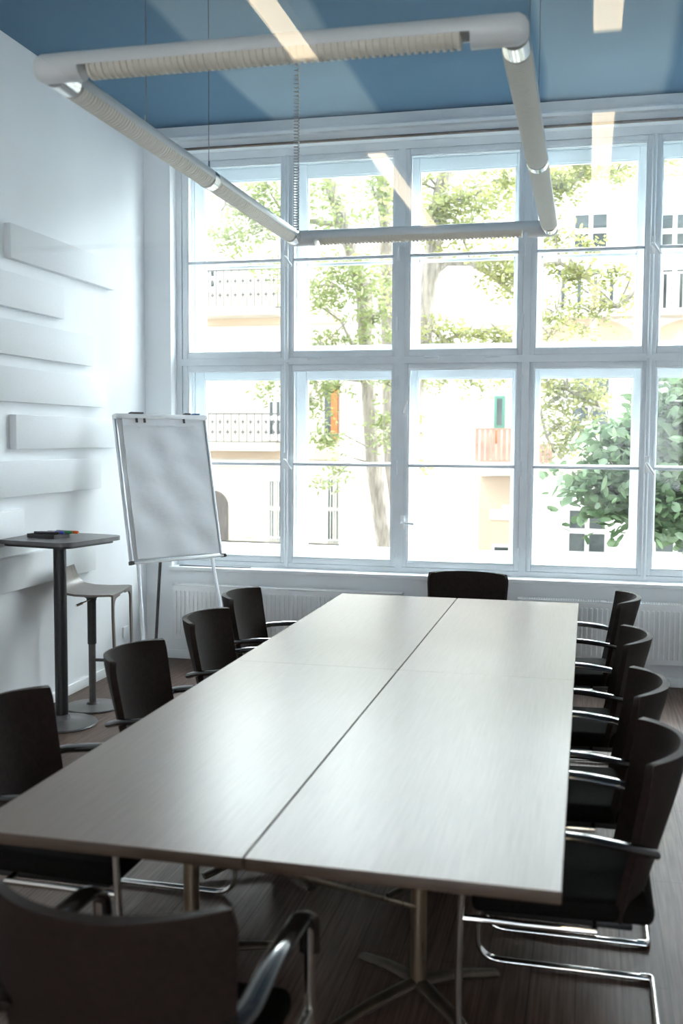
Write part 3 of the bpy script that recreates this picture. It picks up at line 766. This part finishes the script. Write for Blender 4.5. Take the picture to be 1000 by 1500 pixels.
# ------------------------------------------------------------------ the street outside
GZ = -1.3
struct(MB().box(-30, 25, 8.2, 45, GZ-.3, GZ).build('ground', ASPH))
def part(m, name, mt, root, **k):
    o = m.build(name, mt, root, **k); o.matrix_parent_inverse = Matrix.Translation(-root.location); return o
def rect(p, q, Y):
    a, b = at(*p, Y), at(*q, Y); return min(a.x, b.x), max(a.x, b.x), min(a.z, b.z), max(a.z, b.z)
def facade_window(root, p, q, Y, cols=2, rows=2, frame=WFR, surround=True, glassm=None):
    x0, x1, z0, z1 = rect(p, q, Y); f = .07
    m = MB(); m.box(x0, x0+f, Y-.06, Y, z0, z1); m.box(x1-f, x1, Y-.06, Y, z0, z1); m.box(x0+f, x1-f, Y-.06, Y, z0, z0+f); m.box(x0+f, x1-f, Y-.06, Y, z1-f, z1)
    for k in range(1, cols):
        xx = x0+(x1-x0)*k/cols; m.box(xx-.05, xx+.05, Y-.057, Y, z0+f, z1-f)
    for k in range(1, rows):
        zz = z0+(z1-z0)*(k/rows if rows != 2 else .5); m.box(x0+f, x1-f, Y-.053, Y, zz-.06, zz+.06)
    if surround: m.box(x0-.08, x1+.08, Y-.12, Y, z0-.1, z0)
    w_ = part(m, 'window', frame, root)
    g = MB(); g.box(x0+.02, x1-.02, Y-.03, Y-.01, z0+.02, z1-.02); o = g.build('pane', glassm or DARKW, w_)
    o.matrix_parent_inverse = Matrix()
    return w_
def railing(root, x0, x1, z0, z1, Y, n, mt, ornate=False, r=.012):
    m = MB(); m.box(x0, x1, Y-.03, Y+.01, z1-.04, z1); m.box(x0, x1, Y-.03, Y+.01, z0, z0+.03)
    for k in range(n+1):
        xx = x0+(x1-x0)*k/n; m.box(xx-r, xx+r, Y-.02, Y, z0, z1)
        if ornate and k < n:
            xc = xx+(x1-x0)/n/2
            for f, rr in ((.35, .05), (.7, .045)):
                zc = z0+(z1-z0)*f; m.box(xc-rr, xc+rr, Y-.02, Y, zc-.025, zc+.025); m.box(xc-.015, xc+.015, Y-.018, Y-.002, zc-.08, zc+.08)
    return part(m, 'railing', mt, root, smooth=False)

# left: cream house with balconies, arched door, barred ground floor windows
FY = 28.0
bl = empty('apartment_building', (-9.5, FY, GZ)); put(bl, 'cream house across the street with arched door, barred windows and ornate balcony rails, at left', 'building')
xr = at(509, 700, FY).x
m = MB(); m.box(-24, xr, FY, FY+8, GZ, 9.2); part(m, 'wall', CREAM, bl)
m = MB(); m.box(-24, xr, FY-.12, FY, at(400, 672, FY).z, at(400, 660, FY).z); m.box(-24, xr, FY-.12, FY, at(400, 476, FY).z, at(400, 464, FY).z); part(m, 'string_course', BEIGE, bl)  # shade under the balcony ledges put in as beige strips
for zt, zb, py0, py1, nn in ((648, 660, 605, 648, 14), (452, 464, 394, 452, 14)):
    x0, x1 = at(262, zt, FY).x, at(418, zt, FY).x
    m = MB(); m.box(x0, x1, FY-1.0, FY, at(360, zb, FY-.5).z, at(360, zt, FY-.5).z); part(m, 'balcony_slab', STONE, bl)
    Yr = FY-.95; railing(bl, at(262, py1, Yr).x, at(418, py1, Yr).x, at(360, py1, Yr).z, at(360, py0, Yr).z, Yr, nn, RAILM, True)
# balcony door shutters
x0, x1, z0, z1 = rect((476, 562), (506, 646), FY)
m = MB(); m.box(x0, x0+.18, FY-.05, FY+.02, z0, z1); part(m, 'door_glass', DARKW, bl)
m = MB(); m.box(x0+.19, x0+.38, FY-.08, FY, z0, z1); m.box(x1-.16, x1-.02, FY-.08, FY, z0, z1); part(m, 'shutter', SHUT, bl)
# wrought arched door
xa0, xa1, zb_, zt_ = at(291, 790, FY).x, at(334, 790, FY).x, GZ+.02, at(315, 740, FY).z
pts = [(xa0, FY-.06, zb_), (xa1, FY-.06, zb_)]
for k in range(17):
    a = math.pi*k/16; pts.append(((xa0+xa1)/2+(xa1-xa0)/2*math.cos(a), FY-.06, zt_+(xa1-xa0)/2*.95*math.sin(a)))
m = MB(); m.poly(pts, (0, .1, 0)); d_ = part(m, 'arched_door', DOORM, bl)
for p, q in (((393, 698), (417, 792)), ((478, 696), (505, 796))):
    facade_window(bl, p, q, FY, 2, 2, STONE)
    x0, x1, z0, z1 = rect(p, q, FY)
    m = MB()
    for k in range(1, 7): xx = x0+(x1-x0)*k/7; m.box(xx-.012, xx+.012, FY-.16, FY-.13, z0, z1)
    for zz in (z0+.1, (z0+z1)/2, z1-.1): m.box(x0, x1, FY-.17, FY-.12, zz-.02, zz+.02)
    part(m, 'window_bars', WFR, bl)
for p, q in (((296, 393), (318, 424)), ((392, 585), (414, 640))):
    facade_window(bl, p, q, FY, 2, 2, WFR)
x0, x1, z0, z1 = rect((356, 778), (371, 787), FY)
m = MB(); m.box(x0, x1, FY-.04, FY, z0, z1); part(m, 'wall_plaque', STONE, bl)
m = MB(); m.tube([(xr-.04, FY-.06, GZ), (xr-.04, FY-.06, 9.1)], .05, 10); part(m, 'downpipe', RAILM, bl)

# middle: plain white building with no openings
bm_ = empty('white_building', (-4.6, 30, GZ)); put(bm_, 'plain blank white house wall between the cream house and the balcony house', 'building')
m = MB(); m.box(xr+.01, at(697, 700, 26.1).x, 27.0, 36, GZ, 9.0); part(m, 'wall', WHITER, bm_)

# right: house with balconies, arches, big windows
GY = 26.0
br_ = empty('balcony_house', (1, GY, GZ)); put(br_, 'pale house across the street at right with arched loggias, balconies and large square windows', 'building')
xl = at(697, 700, GY).x+.01; xm = at(770, 700, GY).x
m = MB(); m.box(xm, 16, GY, GY+8, GZ, 9.3); part(m, 'wall', WHITER, br_)
m = MB(); m.box(xl, xm-.005, GY+.9, GY+8, GZ, 9.3); part(m, 'recess_wall', CREAM, br_)
# ground floor arch spandrel in front of the recess
za = at(697, 703, GY).z
n = 24; pts = []
xc, hw = (xl+xm)/2+.35, (xm-xl)/2+.9
m = MB(); zs = at(697, 676, GY).z
bot = []; top = []
for k in range(n+1):
    x = xl+(xm-.006-xl)*k/n; u = (x-xc)/hw; bot.append(Vector((x, GY, za+.16*math.sqrt(max(0, 1-u*u))-.03))); top.append(Vector((x, GY, zs)))
m.grid([bot, top], lambda i, j: Vector((0, .9, 0))); part(m, 'arch', STONE, br_)
m = MB(); m.box(xl, xm, GY+.88, GY+.9, GZ, at(720, 700, GY).z); part(m, 'recess_base', BEIGE, br_)
x0, x1, z0, z1 = rect((717, 738), (752, 762), GY+.9)
for a, b, c_, d_ in ((x0, (x0+x1)/2, z0, z0+.28), ((x0+x1)/2, x1, z0, z1), (x1, x1+.3, z0, z1)):
    m = MB(); m.box(a, b, GY+.84, GY+.88, c_, d_); part(m, 'vent_grille', STONE, br_)
facade_window(br_, (720, 797), (748, 822), GY+.88, 1, 1, WFR)
railing(br_, xl, xm, at(720, 676, GY).z, at(720, 627, GY).z, GY, 9, ROSE, r=.045)
facade_window(br_, (724, 580), (739, 627), GY+.9, 1, 1, GREENF, False)
x0, x1, z0, z1 = rect((702, 614), (718, 626), GY+.3)
m = MB(); m.box(x0, x1, GY+.3, GY+.6, at(710, 672, GY).z, z1); part(m, 'planter', STONE, br_)
x0, x1, z0, z1 = rect((722, 630), (732, 650), GY+.4)
m = MB(); m.box(x0, x1, GY+.4, GY+.5, z0, z1, .04); part(m, 'laundry', SHUT, br_)
# main front
def wn(p, q, **k): facade_window(br_, p, q, GY, 2, 2, WFR, **k)
wn((830, 743), (889, 813)); wn((957, 738), (1022, 814))
wn((835, 546), (894, 640)); wn((958, 538), (1022, 640))
facade_window(br_, (812, 392), (908, 463), GY, 4, 1, WFR, False); facade_window(br_, (966, 392), (1030, 463), GY, 3, 1, WFR, False)
wn((838, 312), (892, 366)); wn((960, 312), (1016, 366))
# beige ground band and cornice at floor level, upper arches, upper cornice
zc = at(860, 694, GY).z
m = MB(); m.box(xm, 16, GY-.18, GY, zc, at(860, 680, GY).z); m.box(xm-.2, 16, GY-.14, GY, at(900, 262, GY).z, at(900, 240, GY).z); part(m, 'cornice', BEIGE, br_)
m = MB(); m.box(xm+.005, at(828, 700, GY).x-.4, GY-.02, GY, GZ, zc); part(m, 'ground_band', CREAM, br_)
for xa, xb, ptop, pside in ((782, 938, 466, 512), (942, 1100, 466, 512)):
    A, B = at(xa, pside, GY), at(xb, pside, GY); ztop_ = at((xa+xb)/2, ptop, GY).z
    pts = [(A.x, GY-.03, A.z-.35), (B.x, GY-.03, A.z-.35)]
    for k in range(21):
        t_ = math.pi*k/20; pts.append(((A.x+B.x)/2+(B.x-A.x)/2*math.cos(t_), GY-.03, A.z+(ztop_-A.z)*math.sin(t_)))
    m = MB(); m.poly(pts, (0, .03, 0)); part(m, 'arch_field', BEIGE, br_)
    Yr = GY-.6
    m = MB(); m.box(at(xa, 462, Yr).x+.01, at(xb, 462, Yr).x-.01, Yr-.1, GY, at(860, 464, Yr).z, at(860, 456, Yr).z); part(m, 'balcony_slab', STONE, br_)
    railing(br_, at(xa, 455, Yr).x+.02, at(xb, 455, Yr).x-.02, at(860, 456, Yr).z, at(860, 402, Yr).z, Yr, 13, WHITER, r=.05)
railing(br_, at(770, 676, GY).x, at(806, 676, GY).x, at(790, 678, GY).z, at(790, 650, GY).z, GY-.1, 5, ROSE, r=.05)

# ------------------------------------------------------------------ trees
def leaf_quad(bm, c, size, asp, rnd):
    d = Vector((rnd.gauss(0, 1), rnd.gauss(0, 1), rnd.gauss(0, .5))).normalized()
    u = Vector((rnd.gauss(0, .6), rnd.gauss(0, .6), rnd.gauss(0, 1)+1.2)).normalized()
    s = d.cross(u)
    if s.length < 1e-3: return
    s.normalize(); n = s.cross(d)
    L, W_ = 1.08*size*rnd.uniform(.7, 1.3), 1.12*size*asp*rnd.uniform(.8, 1.2)
    v = [bm.verts.new(p) for p in (c, c+d*L*.35+s*W_*.5, c+d*L*.75+s*W_*.42-n*L*.05, c+d*L-n*L*.1, c+d*L*.75-s*W_*.42-n*L*.05, c+d*L*.35-s*W_*.5)]
    bm.faces.new(v)
def tree(name, label, trunk, branches, clumps, leaf, size, asp, seed, group=None):
    rnd = random.Random(seed)
    p0 = at(*trunk[0][:3])
    root = empty(name, (p0.x, p0.y, GZ)); put(root, label, 'tree', group)
    T = [at(x, y, Y) for x, y, Y, r in trunk]; R_ = [r for *_, r in trunk]
    foot = Vector((T[0].x+(T[0].x-T[1].x)*.2, T[0].y, GZ))
    m = MB(); m.tube([foot]+T, [R_[0]*1.25]+R_, 14); part(m, 'trunk', BARK, root)
    bmb = MB(); lf = MB()
    bends = []
    for b in branches:
        P = [at(x, y, Y) for x, y, Y, r in b]; bmb.tube(P, [r for *_, r in b], 8); bends += P
    anchors = T[1:]+bends
    for (px, py, Y, rx, ry, n) in clumps:
        c = at(px, py, Y); k = (c-EYE).dot(FWD)/FPX; ax, az = rx*k, ry*k; ay = (ax+az)*.6
        near = min(anchors, key=lambda q: (q-c).length)
        mid = (near+c)/2+Vector((rnd.uniform(-.2, .2), rnd.uniform(-.2, .2), .15))
        bmb.tube([near, mid, c], [.022, .014, .006], 6)
        # twigs with sprays of leaves
        tw = max(6, int(n*2.2)//14)
        for q in range(tw):
            while True:
                o = Vector((rnd.uniform(-1, 1), rnd.uniform(-1, 1), rnd.uniform(-1, 1)))
                if o.length < 1: break
            e = c+Vector((o.x*ax, o.y*ay, o.z*az))
            if e.z < GZ+.3: continue
            st_ = c+(e-c)*.3; bmb.tube([st_, (st_+e)/2+Vector((0, 0, .04)), e], [.006, .004, .002], 4, cap=False)
            dirn = Vector((rnd.uniform(-1, 1), rnd.uniform(-1, 1), rnd.uniform(-.6, .2))).normalized()
            for z in range(14):
                pos = e+dirn*(z/14*size*4)+Vector((rnd.gauss(0, size*.7), rnd.gauss(0, size*.7), rnd.gauss(0, size*.45)))
                leaf_quad(lf.bm, pos, size, asp, rnd)
    part(bmb, 'branches', BARK, root)
    o = lf.build('foliage', leaf, root, smooth=False); o.matrix_parent_inverse = Matrix.Translation(-root.location)
    return root
G_T = 'street trees outside the window'
tree('street_tree', 'grey trunked street tree seen through the second window from the left',
     [(566, 805, 16, .15), (549, 680, 16, .15), (541, 560, 16, .14), (533, 430, 16, .13), (505, 330, 16, .12), (478, 250, 16, .11), (468, 190, 16, .1)],
     [[(541, 560, 16, .05), (500, 470, 16.2, .03), (455, 430, 16.4, .015)], [(505, 330, 16, .05), (420, 320, 15.6, .03), (330, 300, 15.2, .015)], [(549, 660, 16, .02), (590, 620, 15.5, .012), (610, 600, 15.4, .006)]],
     [(505, 420, 15.6, 60, 34, 420), (545, 470, 15.4, 34, 34, 240), (478, 500, 15.6, 42, 22, 220), (520, 385, 15.4, 50, 18, 170), (455, 445, 15.8, 20, 22, 80),
      (360, 330, 15.2, 50, 30, 260), (395, 280, 15.4, 36, 30, 220), (330, 345, 15.2, 26, 12, 60), (405, 395, 15.4, 22, 22, 80), (340, 300, 15.4, 30, 16, 70),
      (490, 290, 15.5, 50, 36, 210), (440, 310, 15.5, 20, 26, 70), (395, 560, 15.4, 26, 16, 90), (462, 580, 15.2, 26, 34, 190), (480, 640, 15.2, 20, 18, 110), (490, 560, 15.2, 22, 14, 90),
      (566, 560, 15.2, 14, 30, 100), (560, 630, 15.2, 18, 24, 110), (495, 690, 15.3, 18, 22, 60), (470, 710, 15.3, 12, 12, 20)],
     LEAF_A, .085, .4, 11, G_T)
tree('street_tree', 'darker slim trunk just right of the grey trunk, partly hidden by the window frame',
     [(572, 805, 18.5, .17), (573, 680, 18.5, .16), (571, 560, 18.5, .15), (568, 400, 18.5, .14), (562, 280, 18.5, .13), (560, 190, 18.5, .12)],
     [[(570, 480, 18.5, .05), (545, 420, 18.2, .03), (530, 400, 18, .02)]],
     [(552, 300, 18, 24, 40, 170), (555, 250, 18, 26, 22, 120), (560, 400, 18, 24, 30, 120)],
     LEAF_A, .09, .4, 12, G_T)
tree('street_tree', 'leaning street tree behind the third window whose limb arches over to the right',
     [(596, 860, 14, .16), (603, 640, 14, .155), (614, 520, 14, .15), (624, 440, 14, .145), (634, 385, 14, .13), (640, 330, 14, .12), (646, 280, 14, .11), (656, 240, 14, .10), (662, 180, 14, .08)],
     [[(632, 400, 14, .07), (655, 384, 14, .05), (690, 385, 14, .045), (720, 402, 14, .04), (745, 425, 14, .03), (790, 470, 14, .012)],
      [(652, 255, 14, .05), (690, 225, 14, .03), (740, 200, 14, .02)],
      [(612, 520, 14, .04), (650, 500, 14, .03), (690, 482, 14, .025), (740, 488, 14, .02), (760, 510, 14, .01)]],
     [(690, 290, 13.6, 60, 30, 420), (735, 260, 13.8, 30, 30, 220), (640, 310, 13.6, 40, 26, 220), (620, 270, 13.8, 24, 26, 100), (680, 340, 13.6, 60, 20, 200),
      (730, 385, 13.6, 36, 22, 240), (745, 410, 13.7, 24, 26, 130), (690, 490, 13.6, 50, 14, 190), (630, 495, 13.6, 34, 20, 170), (740, 495, 13.6, 26, 16, 130), (650, 470, 13.8, 24, 14, 60),
      (650, 550, 13.6, 44, 12, 100), (735, 552, 13.6, 26, 16, 80), (690, 560, 13.7, 26, 10, 40), (612, 680, 13.8, 12, 14, 24), (610, 620, 13.8, 10, 20, 24), (580, 300, 14, 14, 40, 80)],
     LEAF_B, .075, .4, 13, G_T)
tree('street_tree', 'yellow green tree whose leafy twigs droop across the fourth window from the left',
     [(775, 860, 12.5, .09), (776, 640, 12.5, .085), (772, 500, 12.5, .08), (768, 400, 12.5, .07), (775, 300, 12.5, .06), (800, 240, 12.5, .05)],
     [[(775, 300, 12.5, .04), (815, 275, 12.4, .03), (840, 268, 12.3, .025), (862, 240, 12.2, .015)], [(770, 390, 12.5, .04), (820, 385, 12.4, .025), (855, 405, 12.4, .018), (905, 450, 12.3, .008)],
      [(772, 520, 12.5, .03), (800, 640, 12.4, .016), (822, 672, 12.3, .008)], [(774, 560, 12.5, .03), (830, 570, 12.3, .02), (880, 600, 12.3, .01)]],
     [(815, 265, 12.3, 36, 26, 330), (850, 245, 12.3, 30, 18, 180), (900, 250, 12.3, 36, 16, 190), (800, 300, 12.3, 24, 20, 100), (820, 350, 12.3, 40, 16, 150), (860, 360, 12.3, 24, 10, 60),
      (840, 395, 12.3, 36, 16, 190), (905, 400, 12.3, 28, 14, 120), (870, 430, 12.3, 30, 20, 90), (815, 455, 12.3, 34, 22, 140), (870, 455, 12.3, 40, 12, 120), (805, 490, 12.3, 20, 14, 50), (860, 480, 12.3, 20, 10, 40), (920, 440, 12.3, 16, 22, 60),
      (825, 580, 12.3, 40, 30, 330), (870, 575, 12.3, 24, 30, 190), (815, 630, 12.3, 30, 24, 190), (855, 630, 12.3, 26, 22, 150), (800, 560, 12.3, 18, 20, 80), (835, 660, 12.3, 26, 12, 80), (870, 550, 12.3, 18, 10, 50), (980, 235, 12.2, 26, 10, 50)],
     LEAF_B, .06, .42, 14, G_T)
tree('chestnut_tree', 'dark green broad leaved tree close outside the right end of the window',
     [(1090, 880, 10.4, .12), (1085, 760, 10.4, .12), (1078, 680, 10.4, .10), (1050, 610, 10.4, .08), (1030, 560, 10.4, .06)],
     [[(1078, 690, 10.4, .05), (1010, 660, 10.3, .035), (940, 660, 10.2, .025), (880, 690, 10.1, .012)], [(1060, 620, 10.4, .04), (985, 610, 10.3, .03), (940, 580, 10.3, .015)], [(1080, 730, 10.4, .04), (1000, 740, 10.3, .02), (960, 730, 10.2, .01)]],
     [(990, 600, 10.2, 40, 36, 330), (975, 660, 10.1, 50, 34, 380), (985, 720, 10.1, 42, 34, 330), (925, 640, 10.0, 40, 30, 300), (905, 690, 9.9, 36, 24, 240), (870, 705, 9.9, 30, 10, 90), (915, 735, 9.9, 26, 22, 140),
      (940, 700, 10.0, 30, 30, 210), (1010, 770, 10.2, 24, 22, 120), (960, 760, 10.0, 16, 10, 40), (985, 570, 10.3, 30, 14, 90), (1040, 650, 10.4, 40, 80, 330), (895, 750, 9.9, 16, 10, 40)],
     LEAF_C, .12, .55, 15, G_T)
